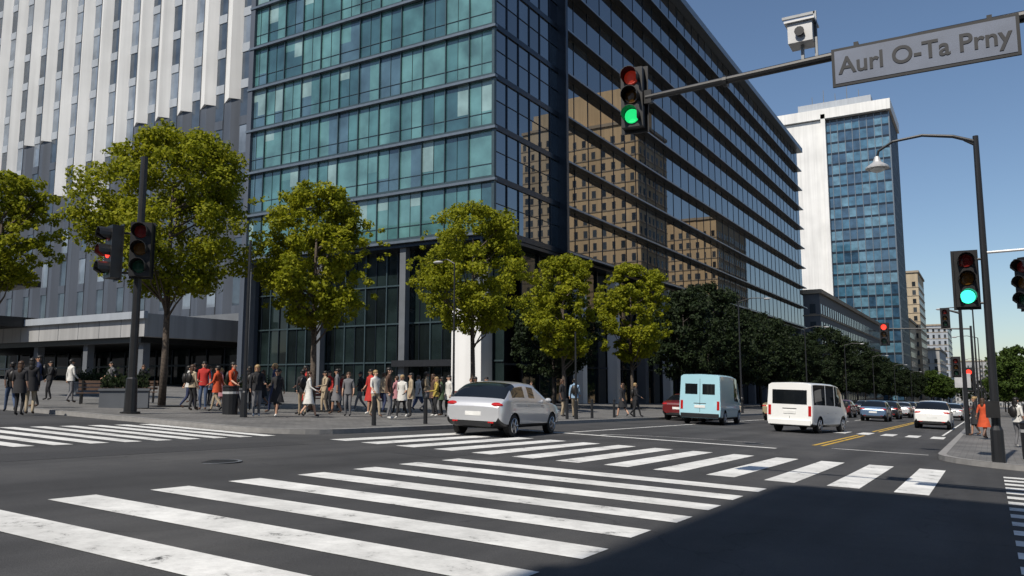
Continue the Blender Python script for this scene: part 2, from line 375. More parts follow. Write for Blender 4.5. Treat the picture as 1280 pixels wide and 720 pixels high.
# ---- far tower
def grid_tower(x0,x1,y0,y1,z0,H,fh,pw,glz,spm,frame,dirs=('S','E'),spand=.9,body='greywall'):
    mb=MB([]); mb.box(x0+.2,x1-.2,y0+.2,y1,z0,H,body)
    for d in dirs:
        f=Fr(mb,(x0,y0),(1,0),(0,-1)) if d=='S' else Fr(mb,(x1,y0),(0,1),(1,0)) if d=='E' else Fr(mb,(x0,y0),(0,1),(-1,0))
        W=(x1-x0) if d=='S' else (y1-y0); n=max(1,int(W/pw)); w=W/n; z=z0
        while z<H-fh*.5:
            f.box(0,W,-.2,.1,z,z+spand,spm)
            for i in range(n): f.pane(i*w,(i+1)*w,z+spand,z+fh,R.choice(glz),0,.004)
            z+=fh
        for i in range(n+1): f.box(i*w-.12,i*w+.12,-.2,.2,z0,H,frame)
    return mb
mb=grid_tower(-46,-24.3,300,330,-12,97,4.0,2.2,FAR,'fin','ledge',spand=.7)
mb.box(-66,-46,299,330,-12,97,'whitewall'); mb.box(-62,-56,298.6,299,20,90,'panel'); mb.box(-46.5,-45,298,300,-12,99,'whitewall')
mb.box(-66.5,-23.5,298,331,97.3,101,'whitewall'); mb.box(-55,-30,303,326,101,105,'panel')
for i in range(5): mb.tube([(-50+4*i,304,105),(-50+4*i,304,108+i%2*2)],[.15,.1],'grey')
for z in range(20,96,4): mb.box(-65.5,-62.5,298.9,299.02,z,z+1.6,'greywall')
mb.obj('office_tower')
M['beige']=streaky('beige_stone',(.46,.38,.27),.85,.15); M['beiged']=simple('beige_trim',(.3,.25,.19),.85,var=.1,scale=.3); M['warm']=streaky('warm_stone',(.6,.44,.26),.85,.15)
WN=[simple('window_dark',(.02,.025,.03),.1),simple('window_mid',(.05,.06,.07),.15)]
def stone(name,x0,x1,y0,y1,z0,H,dirs=('S','E'),m='beige',fh=3.8,pw=3.0,tiers=()):
    mb=MB([]); mb.box(x0,x1,y0,y1,z0,H,m)
    for d in dirs:
        f=Fr(mb,(x0,y0),(1,0),(0,-1)) if d=='S' else Fr(mb,(x1,y0),(0,1),(1,0)) if d=='E' else Fr(mb,(x0,y0),(0,1),(-1,0)) if d=='W' else Fr(mb,(x0,y1),(1,0),(0,1))
        W=(x1-x0) if d in 'SN' else (y1-y0); n=max(1,int(W/pw)); w=W/n; z=z0+4
        while z<H-fh:
            f.box(0,W,0,.18,z-.45,z-.2,'beiged')
            for i in range(n):
                f.box(i*w+w*.3,i*w+w*.7,.0,.03,z,z+2.1,R.choice(WN)); f.box(i*w+w*.25,i*w+w*.75,0,.14,z-.14,z,'beiged')
            z+=fh
        f.box(-.3,W+.3,0,.5,H-.9,H,'beiged')
    for s_,h_ in tiers:
        mb.box(x0+s_,x1-s_,y0+s_,y1-s_,H,H+h_,m); H+=h_
    mb.obj(name)
stone('stone_building',-40,-25.5,352,385,-14,28); stone('stone_building',-38,-24,392,430,-16,52)
stone('stone_building',-34,-20,450,520,-18,20,m='concrete'); stone('stone_building',18,60,350,420,-18,14,('S','W'))
stone('stone_building',-30,30,760,800,-30,22,m='concrete')
stone('stone_building',-34,-19,540,600,-20,38,m='panel'); stone('stone_building',-60,-30,180,290,-10,22,m='dkconc')
# buildings on the far side of the street (outside the picture, mirrored in the glass facade)
stone('stone_building',17,44,205,228,-10,76,('S','W'),'warm',tiers=((3,5),(3,6)))
stone('stone_building',52,70,232,256,-10,88,('S','W'),'beige',tiers=((3,6),))
stone('stone_building',17,50,280,320,-10,62,('S','W'),'warm')
stone('stone_building',80,120,205,250,-10,50,('S','W'),'concrete')
stone('stone_building',17,45,60,90,-6,14,('S','W'),m='concrete')
stone('corner_building',-4.4,40,-60,-11.2,-2,30.0,('W','N'),m='concrete')
stone('stone_building',-75,-28,-75,-45,-1,24,('N','E'),m='beige'); stone('stone_building',-150,-95,-70,-40,0,38,('N','E'),m='panel')

# ---------------------------------------------------------------- trees
def tree_mesh(name,seed,H,cw,base,leaf='leaf',bark='bark',lobes=16,nl=20000,ls=.17,tr=.16,fill=230):
    rr=random.Random(seed); nr=np.random.default_rng(seed)
    mb=MB([]); cz=(H+base)/2; ch=(H-base)/2
    mb.tube([(0,0,-.2),(.03,.02,base*.5),(-.03,.04,base),(.05,-.05,cz),(0,0,cz+ch*.5)],[tr,tr*.8,tr*.68,tr*.4,tr*.12],bark,9)
    clumps=[]
    ph=[rr.uniform(0,6.28) for _ in range(6)]
    def rad_at(a,t):
        e=math.sqrt(max(0,1-abs(t)**2.6)); 
        if t>0: e*= (1-.22*t)
        return cw/2*e*(1+.09*math.sin(3*a+ph[0]+2*t)+.08*math.sin(5*a+ph[1]-3*t)+.06*math.sin(7*t+ph[2]))
    for i in range(lobes):
        a=i*2.4+rr.uniform(-.3,.3); t=-.85+1.65*((i*.618)%1); r=rad_at(a,t)*rr.uniform(.6,.85)
        end=Vector((r*math.cos(a),r*math.sin(a),cz+t*ch)); st=Vector((0,0,max(base*.75,min(end.z-.8-r*.5,cz+ch*.3))))
        mid=(st+end)/2+Vector((rr.uniform(-.15,.15),rr.uniform(-.15,.15),-.12*r))
        mb.tube([st,mid,end],[tr*.36,tr*.22,tr*.07],bark,6,False)
        for q in range(3):
            e2=end+Vector((rr.uniform(-.7,.7),rr.uniform(-.7,.7),rr.uniform(-.2,.7))); mb.tube([mid.lerp(end,.5),e2],[tr*.14,tr*.04],bark,4,False)
            clumps.append((e2,rr.uniform(.28,.5)*cw/5.5))
        clumps.append((end,rr.uniform(.4,.65)*cw/5.5))
    for i in range(fill):
        a=rr.uniform(0,6.28); t=rr.uniform(-.97,.97); r=rad_at(a,t)*(rr.uniform(.12,1)**.5)
        clumps.append((Vector((r*math.cos(a),r*math.sin(a),cz+t*ch)),rr.uniform(.2,.46)*cw/5.5))
    for i in range(60):
        a=rr.uniform(0,6.28); t=rr.uniform(-.9,1.0); r=rad_at(a,min(t,.95))*1.06
        clumps.append((Vector((r*math.cos(a),r*math.sin(a),cz+t*ch*1.03)),.16*cw/5.5))
    cs=np.array([[*c[0]] for c in clumps]); cr=np.array([c[1] for c in clumps])
    w=cr**2; idx=nr.choice(len(clumps),nl,p=w/w.sum())
    d=nr.normal(size=(nl,3)); d/=np.linalg.norm(d,axis=1)[:,None]
    P=cs[idx]+d*(cr[idx]*nr.uniform(.35,1.15,nl)**.7)[:,None]*np.array([1,1,.75])
    nrm=d*.7+nr.normal(size=(nl,3))*.6+np.array([0,-.1,.45]); nrm/=np.linalg.norm(nrm,axis=1)[:,None]
    t1=np.cross(nrm,nr.normal(size=(nl,3))); t1/=np.linalg.norm(t1,axis=1)[:,None]; t2=np.cross(nrm,t1)
    s=ls*nr.uniform(.6,1.25,nl)[:,None]
    V=np.empty((nl,4,3)); V[:,0]=P-t1*s*.55; V[:,1]=P+t2*s*.36; V[:,2]=P+t1*s*.6; V[:,3]=P-t2*s*.36
    nv=len(mb.v)
    lm=mb.mi(leaf)
    verts=np.vstack([np.array([tuple(p) for p in mb.v]),V.reshape(-1,3)])
    me=bpy.data.meshes.new(name)
    lt=[len(f) for f in mb.f]+[4]*nl; lv=np.concatenate([np.array([i for f in mb.f for i in f]),np.arange(nl*4)+nv])
    me.vertices.add(len(verts)); me.vertices.foreach_set('co',verts.ravel()); me.loops.add(len(lv)); me.loops.foreach_set('vertex_index',lv.astype(np.int32))
    me.polygons.add(len(lt)); ls_=np.concatenate([[0],np.cumsum(lt)[:-1]]); me.polygons.foreach_set('loop_start',ls_.astype(np.int32)); me.polygons.foreach_set('loop_total',np.array(lt,dtype=np.int32))
    for m in mb.mats: me.materials.append(m)
    me.polygons.foreach_set('material_index',np.array(mb.m+[lm]*nl,dtype=np.int32)); me.update(calc_edges=True); me.validate()
    return me
def put(name,me,x,y,rz=0,s=1,h=.13):
    o=bpy.data.objects.new(name,me); o.location=(x,y,gz(x,y)+h); o.rotation_euler=(0,0,rz); o.scale=(s,s,s); COL.objects.link(o); return o
put('street_tree',tree_mesh('tree_a',1,11.3,6.9,4.5,nl=42000,lobes=22,ls=.15,fill=260),-28.4,20.6)
put('street_tree',tree_mesh('tree_b',2,9.6,5.0,3.5,nl=28000,ls=.15),-24.2,24.6)
put('street_tree',tree_mesh('tree_c',3,11.0,6.4,4.1,nl=32000,lobes=20,ls=.16),-23.7,35.9)
put('street_tree',tree_mesh('tree_d',4,10.3,4.9,3.3,nl=20000,ls=.19),-24.5,48.2)
put('street_tree',tree_mesh('tree_e',5,11.2,5.8,3.7,nl=22000,ls=.2),-23.6,58)
put('street_tree',tree_mesh('tree_f',6,10.4,4.6,4.9,nl=20000,ls=.17),-39.4,19.6)
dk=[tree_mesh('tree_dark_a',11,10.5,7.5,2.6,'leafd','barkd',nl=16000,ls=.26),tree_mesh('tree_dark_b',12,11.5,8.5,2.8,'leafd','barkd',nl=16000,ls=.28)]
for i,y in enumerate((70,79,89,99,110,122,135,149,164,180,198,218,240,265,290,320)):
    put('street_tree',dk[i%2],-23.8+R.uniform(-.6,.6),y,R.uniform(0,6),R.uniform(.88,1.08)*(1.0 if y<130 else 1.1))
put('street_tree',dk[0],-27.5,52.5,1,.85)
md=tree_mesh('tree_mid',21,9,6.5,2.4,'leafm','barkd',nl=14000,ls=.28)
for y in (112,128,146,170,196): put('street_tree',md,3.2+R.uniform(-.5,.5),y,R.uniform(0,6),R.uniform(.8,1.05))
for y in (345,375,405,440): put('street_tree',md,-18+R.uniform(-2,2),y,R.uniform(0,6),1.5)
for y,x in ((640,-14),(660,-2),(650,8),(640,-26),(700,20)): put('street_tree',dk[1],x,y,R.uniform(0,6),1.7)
for x,y in((-28.4,20.6),(-24.2,24.6),(-23.7,35.9),(-24.5,48.2),(-23.6,58)):
    m=MB([]); m.box(-.8,.8,-.8,.8,-.05,.012,'dkmetal'); m.obj('tree_grate',(x,y,gz(x,y)+.14))

# ---------------------------------------------------------------- signals, poles, lamps
def sig_head(mb,x,y,z,s,lit,mats=('red_off','amb_off','grn_off'),plate=True,face=0):
    T=Matrix.Translation((x,y,z))@Matrix.Rotation(face,4,'Z'); old=mb.T; mb.T=T
    w=s*.36; dp=s*.2; r=s*.125
    mb.box(-w/2,w/2,-dp/2,dp/2,-s/2,s/2,'black')
    if plate: mb.box(-w/2-.05,w/2+.05,dp/2-.02,dp/2+.004,-s/2-.06,s/2+.06,'black')
    for i in range(3):
        cz=s*(.325-.325*i); k=lit.get(i,mats[i])
        mb.tube([(0,-dp/2-.03,cz),(0,-dp/2+.01,cz)],[r*.9,r],k,16)
        mb.ball((0,-dp/2-.02,cz),(r*.85,.03,r*.85),k,12,6)
        n=10;V=[];Fc=[]
        for j in range(n+1):
            a=rad(-35+250*j/n); 
            for rr_,dy in((r*1.12,0),(r*1.12,-s*.2+ (s*.08 if j in(0,n) else 0)),(r*1.05,-s*.2+(s*.08 if j in(0,n) else 0)),(r*1.05,0)):
                V.append((rr_*math.cos(a),-dp/2+dy,cz+rr_*math.sin(a)))
        for j in range(n):
            for q in range(3): Fc.append((j*4+q,j*4+q+1,(j+1)*4+q+1,(j+1)*4+q))
        mb.add(V,Fc,'black')
    mb.T=old
ox,oy=2.4,11.75; g=gz(ox,oy)
mb=MB([]); 
mb.tube([(ox,oy,g),(ox,oy,g+.5),(ox,oy,6.9)],[.17,.13,.1],'dkmetal',12)
mb.tube([(ox,oy,6.2),(-.5,oy,6.2),(-4.45,oy,6.08)],[.085,.07,.05],'dkmetal',10)
mb.box(ox-.13,ox+.13,oy-.13,oy+.13,6.0,6.4,'dkmetal')
sig_head(mb,-4.66,oy-.02,6.1,.98,{2:'grn_on',0:'red_dim'},face=.12)
mb.box(-4.5,-4.35,oy-.04,oy+.04,5.98,6.2,'black')
sig_head(mb,.95,oy-.1,4.85,1.05,{},face=.9); mb.tube([(1.0,oy,5.2),(ox,oy,5.2)],[.03,.03],'dkmetal',6)
mb.box(-2.2,-1.86,oy-.16,oy+.16,6.42,6.72,'ltgrey'); mb.box(-2.24,-1.82,oy-.2,oy+.2,6.72,6.75,'ltgrey'); mb.box(-2.05,-2.01,oy-.03,oy+.03,6.2,6.42,'grey'); mb.tube([(-2.03,oy-.17,6.56),(-2.03,oy-.22,6.56)],[.06,.07],'black',10)
mb.box(-1.86,-1.82,oy-.02,oy+.02,6.2,6.9,'grey'); mb.box(-2.3,-1.84,oy-.02,oy+.02,6.86,6.9,'grey')
for x in(-3.2,-1.2): mb.tube([(x,oy,6.1),(x+.06,oy,6.1)],[.085,.085],'dkmetal',10)
mb.obj('traffic_signal_mast')
e=empty('street_name_sign',(-.5,oy-.16,5.92))
mb=MB([]); mb.box(-1.12,1.12,-.02,.02,-.275,.275,'dkmetal'); mb.box(-1.08,1.08,-.026,-.021,-.235,.235,'signface')
for x in(-.8,.8): mb.box(x-.03,x+.03,.02,.2,-.1,.34,'dkmetal')
mb.obj('panel',parent=e)
tx=bpy.data.curves.new('lettering','FONT'); tx.body='Aurl O-Ta Prny'; tx.size=.34; tx.extrude=.003; tx.align_x='CENTER'; tx.align_y='CENTER'; tx.offset=.006
to=bpy.data.objects.new('lettering',tx); to.parent=e; to.location=(0,-.031,0); to.rotation_euler=(rad(90),0,0); to.scale=(.95,1,1); COL.objects.link(to); tx.materials.append(M['signtxt'])

lx,ly=.1,22.9; g=gz(lx,ly)
mb=MB([])
mb.tube([(lx,ly,g),(lx,ly,g+.05)],[.24,.24],'dkmetal',12); mb.tube([(lx,ly,g+.05),(lx,ly,g+.9),(lx,ly,g+1.0),(lx,ly,g+8.25)],[.15,.14,.1,.065],'dkmetal',12)
T=g+8.1
mb.tube([(lx,ly,T),(lx-.5,ly,T+.22),(lx-1.2,ly,T+.36),(lx-1.9,ly,T+.3),(lx-2.25,ly,T+.1),(lx-2.3,ly,T-.1)],[.05,.045,.04,.035,.035,.035],'dkmetal',8)
mb.tube([(lx-2.3,ly,T-.05),(lx-2.3,ly,T-.2),(lx-2.3,ly,T-.34),(lx-2.3,ly,T-.38)],[.06,.11,.3,.3],'ltgrey',16); mb.ball((lx-2.3,ly,T-.38),(.2,.2,.1),'plate')
mb.tube([(lx,ly,T-.1),(lx-.25,ly,T+.08)],[.03,.03],'dkmetal',6)
sig_head(mb,lx-.42,ly-.1,g+4.6,1.38,{2:'grn_on2'},face=.1)
for z in(5.1,4.0): mb.tube([(lx-.4,ly,g+z),(lx,ly,g+z)],[.03,.03],'dkmetal',6)
mb.tube([(lx,ly,g+5.25),(lx+1.1,ly-.1,g+5.25)],[.035,.035],'ltgrey',6)
sig_head(mb,lx+.85,ly-.3,g+4.4,1.2,{2:'grn_off'},face=-.6)
mb.box(lx-.2,lx+.1,ly-.25,ly-.1,g+1.2,g+1.6,'black')
mb.obj('street_lamp')
lx,ly=-23.6,16.0; g=gz(lx,ly)+.13
mb=MB([]); mb.tube([(lx,ly,g),(lx,ly,g+.06)],[.3,.3],'black',12); mb.tube([(lx,ly,g),(lx,ly,g+1.1),(lx,ly,g+1.15),(lx,ly,g+8.4)],[.2,.17,.13,.11],'black',12)
sig_head(mb,lx+.25,ly-.1,g+5.25,1.75,{},face=.75); sig_head(mb,lx-.42,ly-.62,g+5.15,1.7,{1:'red_on'},face=-.25)
for z in(5.8,4.5): mb.tube([(lx-.4,ly-.55,g+z),(lx,ly,g+z)],[.04,.04],'black',6)
mb.obj('traffic_signal')
def lamppost(name,x,y,h,arm=(1.2,0),r=.08,col='dkmetal',hp=.13):
    g=gz(x,y)+hp; mb=MB([]); mb.tube([(x,y,g),(x,y,g+.8),(x,y,g+.85),(x,y,g+h)],[r*1.7,r*1.5,r,r*.6],col,10)
    if arm:
        ax,ay=arm; mb.tube([(x,y,g+h),(x+ax*.5,y+ay*.5,g+h+.25),(x+ax,y+ay,g+h+.2)],[r*.6,r*.5,r*.4],col,6)
        mb.ball((x+ax*1.1,y+ay*1.1,g+h+.14),(.28,.18,.08),'ltgrey')
    mb.obj(name)
lamppost('street_lamp',-20.9,18.2,5.8,None,.07); lamppost('sign_post',-15.9,32.5,3.9,None,.05)
lamppost('street_lamp',-22.2,32,7.2,(-.9,0),.06)
for y in(62,88,115,145,180,220): lamppost('street_lamp',-16.3,y,8.5,(2,0))
for y in(70,100,150,200,250): lamppost('street_lamp',-.7,y,8.5,(-2,0))
def farsig(x,y,h,arm,k,s=1.1):
    g=gz(x,y)+.13; mb=MB([]); mb.tube([(x,y,g),(x,y,g+h)],[.1,.07],'dkmetal',8); mb.tube([(x,y,g+h-.2),(x+arm,y,g+h)],[.06,.04],'dkmetal',6)
    sig_head(mb,x+arm,y-.15,g+h-.4,s,k); sig_head(mb,x-.3,y-.15,g+3,s,k); mb.obj('traffic_signal')
farsig(-.8,62,6.6,-5.3,{0:'red_on'},1.5); farsig(-.9,41,5.6,-.6,{},.8)
mb=MB([]); x,y=-1.1,46; g=gz(x,y); mb.tube([(x,y,g),(x,y,g+3)],[.04,.04],'grey',8); mb.box(x-.35,x+.35,y-.06,y-.04,g+2.3,g+3,'ltgrey'); mb.obj('traffic_sign')

# ---------------------------------------------------------------- vehicles
def car(name,paint,x,y,rz,kind='hatch',L=4.4,W=1.8,H=1.5,h=0):
    boxy=kind in('van','minibus')
    if kind=='hatch':
        S=[(0,.42,.72,.80,.86),(.012,.3,.86,.93,.95),(.05,.22,.97,1.03,.98),(.085,.2,.99,1.16,1),(.15,.2,1.0,1.38,1),(.22,.2,1.0,1.46,1),(.36,.2,.98,1.5,1),(.385,.2,.98,1.5,1),(.52,.2,.96,1.47,1),(.545,.2,.96,1.46,1),(.6,.2,.95,1.38,1),(.72,.2,.93,1.02,1),(.76,.2,.9,.95,1),(.9,.2,.82,.86,.97),(.975,.25,.7,.74,.9),(1,.38,.58,.62,.78)]
        glassr=[(4,6),(7,8)]; rear=(2,5); wind=(9,12)
    elif kind=='sedan':
        S=[(0,.42,.78,.84,.86),(.012,.3,.92,.97,.95),(.06,.22,.98,1.02,.98),(.14,.2,.98,1.04,1),(.2,.2,.98,1.22,1),(.27,.2,.97,1.4,1),(.4,.2,.96,1.45,1),(.42,.2,.96,1.45,1),(.54,.2,.95,1.42,1),(.56,.2,.95,1.41,1),(.61,.2,.94,1.32,1),(.71,.2,.92,1.0,1),(.76,.2,.9,.94,1),(.9,.2,.82,.86,.97),(.975,.25,.7,.74,.9),(1,.38,.58,.62,.78)]
        glassr=[(4,6),(7,8)]; rear=(3,5); wind=(9,11)
    else:
        S=[(0,.34,1.15,H-.05,.97),(.012,.28,1.18,H-.01,.995),(.04,.26,1.18,H,1),(.1,.25,1.18,H+.02,1),(.34,.25,1.17,H+.03,1),(.36,.25,1.17,H+.03,1),(.58,.25,1.15,H+.02,1),(.6,.25,1.15,H+.01,1),(.72,.25,1.12,H-.04,1),(.78,.25,1.1,H-.22,1),(.88,.25,1.06,1.22,1),(.93,.25,1.0,1.08,.98),(.985,.3,.8,.9,.94),(1,.42,.66,.74,.86)]
        glassr=[(2,4),(5,6),(7,9)] if kind=='minibus' else [(7,9)]; rear=(99,99); wind=(9,10)
    mats=[paint,M['cglass'],M['rubber'],M['tail'],M['head'],M['plate'],M['chrome'],M['black']]
    hs=H/1.5 if not boxy else 1
    V=[];F=[];MI=[]
    for(t,lo,be,tp,wf) in S:
        yy=(t-.5)*L; w=W/2*wf; lo*=hs;be*=hs;tp*=hs; gh=tp-be; wt=w*(.97-.17*min(1,gh/.45)) if not boxy else w*(.985-.06*min(1,gh/.8))
        prof=[(w*.9,lo),(w*.985,lo+.12),(w,lo+(be-lo)*.55),(w*.975,be-.02),(w*.96,be+.01),(wt+.01,tp-min(.07,gh*.3)),(wt-.1,tp-min(.01,gh*.05)),(0,tp+ (.02 if gh>.2 else .01))]
        if boxy: prof[3]=(w*.992,be-.02); prof[4]=(w*.985,be+.01)
        ring=[(px,pz) for px,pz in prof]+[(-px,pz) for px,pz in prof[::-1][1:]]
        V+=[(px,yy,pz) for px,pz in ring]
    n=15
    for i in range(len(S)-1):
        for j in range(n):
            k=0; jj=j if j<7 else 13-j
            if j==14: jj=-1
            if jj==4 and any(a<=i<b for a,b in glassr): k=1
            if jj in(5,6) and (rear[0]<=i<rear[1] or wind[0]<=i<wind[1]) : k=1 if jj==6 or not boxy else 0
            if jj==-1: k=7
            if jj==0: k=7
            a=i*n+j;b=i*n+(j+1)%n; F.append((a,b,b+n,a+n)); MI.append(k)
    F.append(tuple(range(n))); MI.append(0); F.append(tuple((len(S)-1)*n+j for j in range(n))[::-1]); MI.append(0)
    me=bpy.data.meshes.new('body'); me.from_pydata(V,[],F)
    for m in mats: me.materials.append(m)
    me.polygons.foreach_set('material_index',MI); me.polygons.foreach_set('use_smooth',[True]*len(F)); me.update()
    body=bpy.data.objects.new('body',me); COL.objects.link(body)
    wr=.33 if not boxy else .34
    ay=[-L/2+L*.18,-L/2+L*.80] if not boxy else [-L/2+L*.2,-L/2+L*.83]
    cb=MB(list(mats))
    for yy in ay:
        for sx in(-1,1): cb.tube([(sx*(W/2-.3),yy,wr),(sx*(W/2+.2),yy,wr)],[wr+.06]*2,M['black'],24)
    cut=cb.obj('cut')
    if boxy:
        ss=body.modifiers.new('s','BEVEL'); ss.width=.05; ss.segments=3; ss.limit_method='ANGLE'; ss.angle_limit=rad(28)
    else:
        ss=body.modifiers.new('s','SUBSURF'); ss.levels=2; ss.render_levels=2
    bo=body.modifiers.new('bo','BOOLEAN'); bo.operation='DIFFERENCE'; bo.object=cut; bo.solver='EXACT'
    dg=bpy.context.evaluated_depsgraph_get(); m2=bpy.data.meshes.new_from_object(body.evaluated_get(dg))
    body.modifiers.clear(); body.data=m2; bpy.data.objects.remove(cut)
    try: m2.set_sharp_from_angle(angle=rad(32))
    except Exception: pass
    e=empty(name,(x,y,gz(x,y)+h),rz); 
    nrm=Vector((.0344,.0204,1)).normalized(); e.rotation_mode='QUATERNION'; e.rotation_quaternion=Vector((0,0,1)).rotation_difference(nrm)@Matrix.Rotation(rz,3,'Z').to_quaternion()
    body.parent=e
    wb=MB(list(mats))
    for yy in ay:
        for sx in(-1,1):
            xo=sx*(W/2-.02); xi=sx*(W/2-.24)
            wb.tube([(xi,yy,wr),(xi+sx*.02,yy,wr),(xo-sx*.02,yy,wr),(xo,yy,wr)],[wr-.03,wr,wr,wr-.035],M['rubber'],24)
            wb.tube([(xo-sx*.01,yy,wr),(xo+sx*.006,yy,wr)],[wr*.66,wr*.63],M['black'],20)
            for q in range(5):
                a=q*2*math.pi/5; c,s_=math.cos(a),math.sin(a); p=Vector((xo+sx*.012,yy,wr)); 
                wb.tube([p+Vector((0,c*.03,s_*.03)),p+Vector((0,c*wr*.62,s_*wr*.62))],[.035,.03],M['chrome'],5)
            wb.tube([(xo,yy,wr),(xo+sx*.02,yy,wr)],[.06,.05],M['chrome'],10)
            for q in range(20):
                a,b=q*math.pi/10,(q+1)*math.pi/10
                wb.tube([(xo+sx*.008,yy+math.cos(a)*wr*.64,wr+math.sin(a)*wr*.64),(xo+sx*.008,yy+math.cos(b)*wr*.64,wr+math.sin(b)*wr*.64)],[.014,.014],M['chrome'],4,False)
    wb.obj('wheels',parent=e)
    d=MB(list(mats)); yr=-L/2; yf=L/2
    if not boxy:
        for sx in(-1,1):
            d.ball((sx*W*.37,yr+.1,.86*hs),(.2,.11,.075),M['tail'],10,6)
            d.ball((sx*W*.36,yf-.17,.66*hs),(.2,.15,.075),M['head'],10,6)
            d.ball((sx*(W/2+.08),yf-L*.335,1.0*hs),(.11,.07,.075),paint,10,6)
            d.box(sx*W*.3-.09,sx*W*.3+.09,yr+.0,yr+.06,.4,.45,M['tail'])
        d.box(-.26,.26,yr-.005,yr+.05,.6,.72,M['plate']); d.box(-.6,.6,yr-.0,yr+.1,.3,.42,M['black']); d.box(-.5,.5,yf-.1,yf-.005,.36,.5,M['black']); d.box(-.25,.25,yf-.03,yf+.005,.4,.5,M['plate'])
    else:
        if kind=='minibus': d.box(-.74,.74,yr-.012,yr+.06,1.2,H-.3,M['cglass'])
        else:
            for sx in(-1,1): d.box(sx*.42-.3,sx*.42+.3,yr-.012,yr+.06,1.45,1.95,M['cglass'])
        for sx in(-1,1):
            d.box(sx*W*.44-.06,sx*W*.44+.06,yr-.015,yr+.07,.72,1.14,M['tail']); d.ball((sx*W*.38,yf-.1,.74),(.16,.1,.1),M['head'],10,6)
            d.ball((sx*(W/2+.12),yf-L*.16,1.25),(.1,.06,.15),M['black'],10,6)
        d.box(-W*.46,W*.46,yr-.07,yr+.1,.34,.54,M['black'] if kind=='van' else paint); d.box(-.26,.26,yr-.02,yr+.03,.8,.93,M['plate']); d.box(-.5,.5,yf-.08,yf-.0,.5,.62,M['black'])
        d.box(-.008,.008,yr-.008,yr+.02,.6,2.2 if kind=='van' else .7,M['black'])
        d.box(-.3,.3,yr-.01,yr+.02,1.0,1.03,M['black'])
    for sx in(-1,1):
        for t in(.4,.62) : d.box(sx*W/2-(.012 if sx>0 else -.0),sx*W/2+(.012 if sx<0 else .0)+sx*.004,(t-.5)*L-.09,(t-.5)*L+.05,.83*hs,.86*hs,M['chrome'])
    d.obj('trim',parent=e,bevel=.008)
    return e
def cp(n,c,metal=.3): 
    return simple(n,c,.28,metal,var=.03,scale=1,coat=.8)
P_sil=cp('paint_silver',(.58,.59,.61),.45);P_wh=cp('paint_white',(.78,.78,.76),0);P_bl=cp('paint_light_blue',(.36,.6,.68),0);P_rd=cp('paint_maroon',(.12,.012,.014),0);P_dk=cp('paint_dark',(.02,.022,.026));P_bg=cp('paint_beige',(.4,.33,.2));P_blu=cp('paint_blue',(.1,.16,.26))
car('car',P_sil,-13.15,21.9,rad(5),'hatch',4.6,1.95,1.62)
car('van',P_bl,-12.2,40.6,rad(3),'van',5.0,2.0,2.4)
car('minibus',P_wh,-7.0,37.9,rad(-9),'minibus',4.8,1.95,2.1)
car('car',P_rd,-14.3,43.5,0,'sedan'); car('car',P_bg,-11.3,53,0,'sedan',4.5,1.8,1.55)
car('car',P_wh,-2.9,53.8,0,'hatch',4.5,1.9,1.6)
car('car',P_blu,-7.2,64.5,0,'hatch',4.3,1.8,1.5)
for i,(x,y) in enumerate(((-7.4,75),(-7.2,84),(-7.4,94),(-10.6,72),(-7.3,106),(-10.8,88),(-7.3,120),(-10.7,104),(-3,84),(-7.2,140),(-3.1,118))):
    car('car',[P_dk,P_sil,P_dk,P_rd,P_wh,P_dk,P_blu][i%7],x,y,0,'sedan' if i%2 else 'hatch')

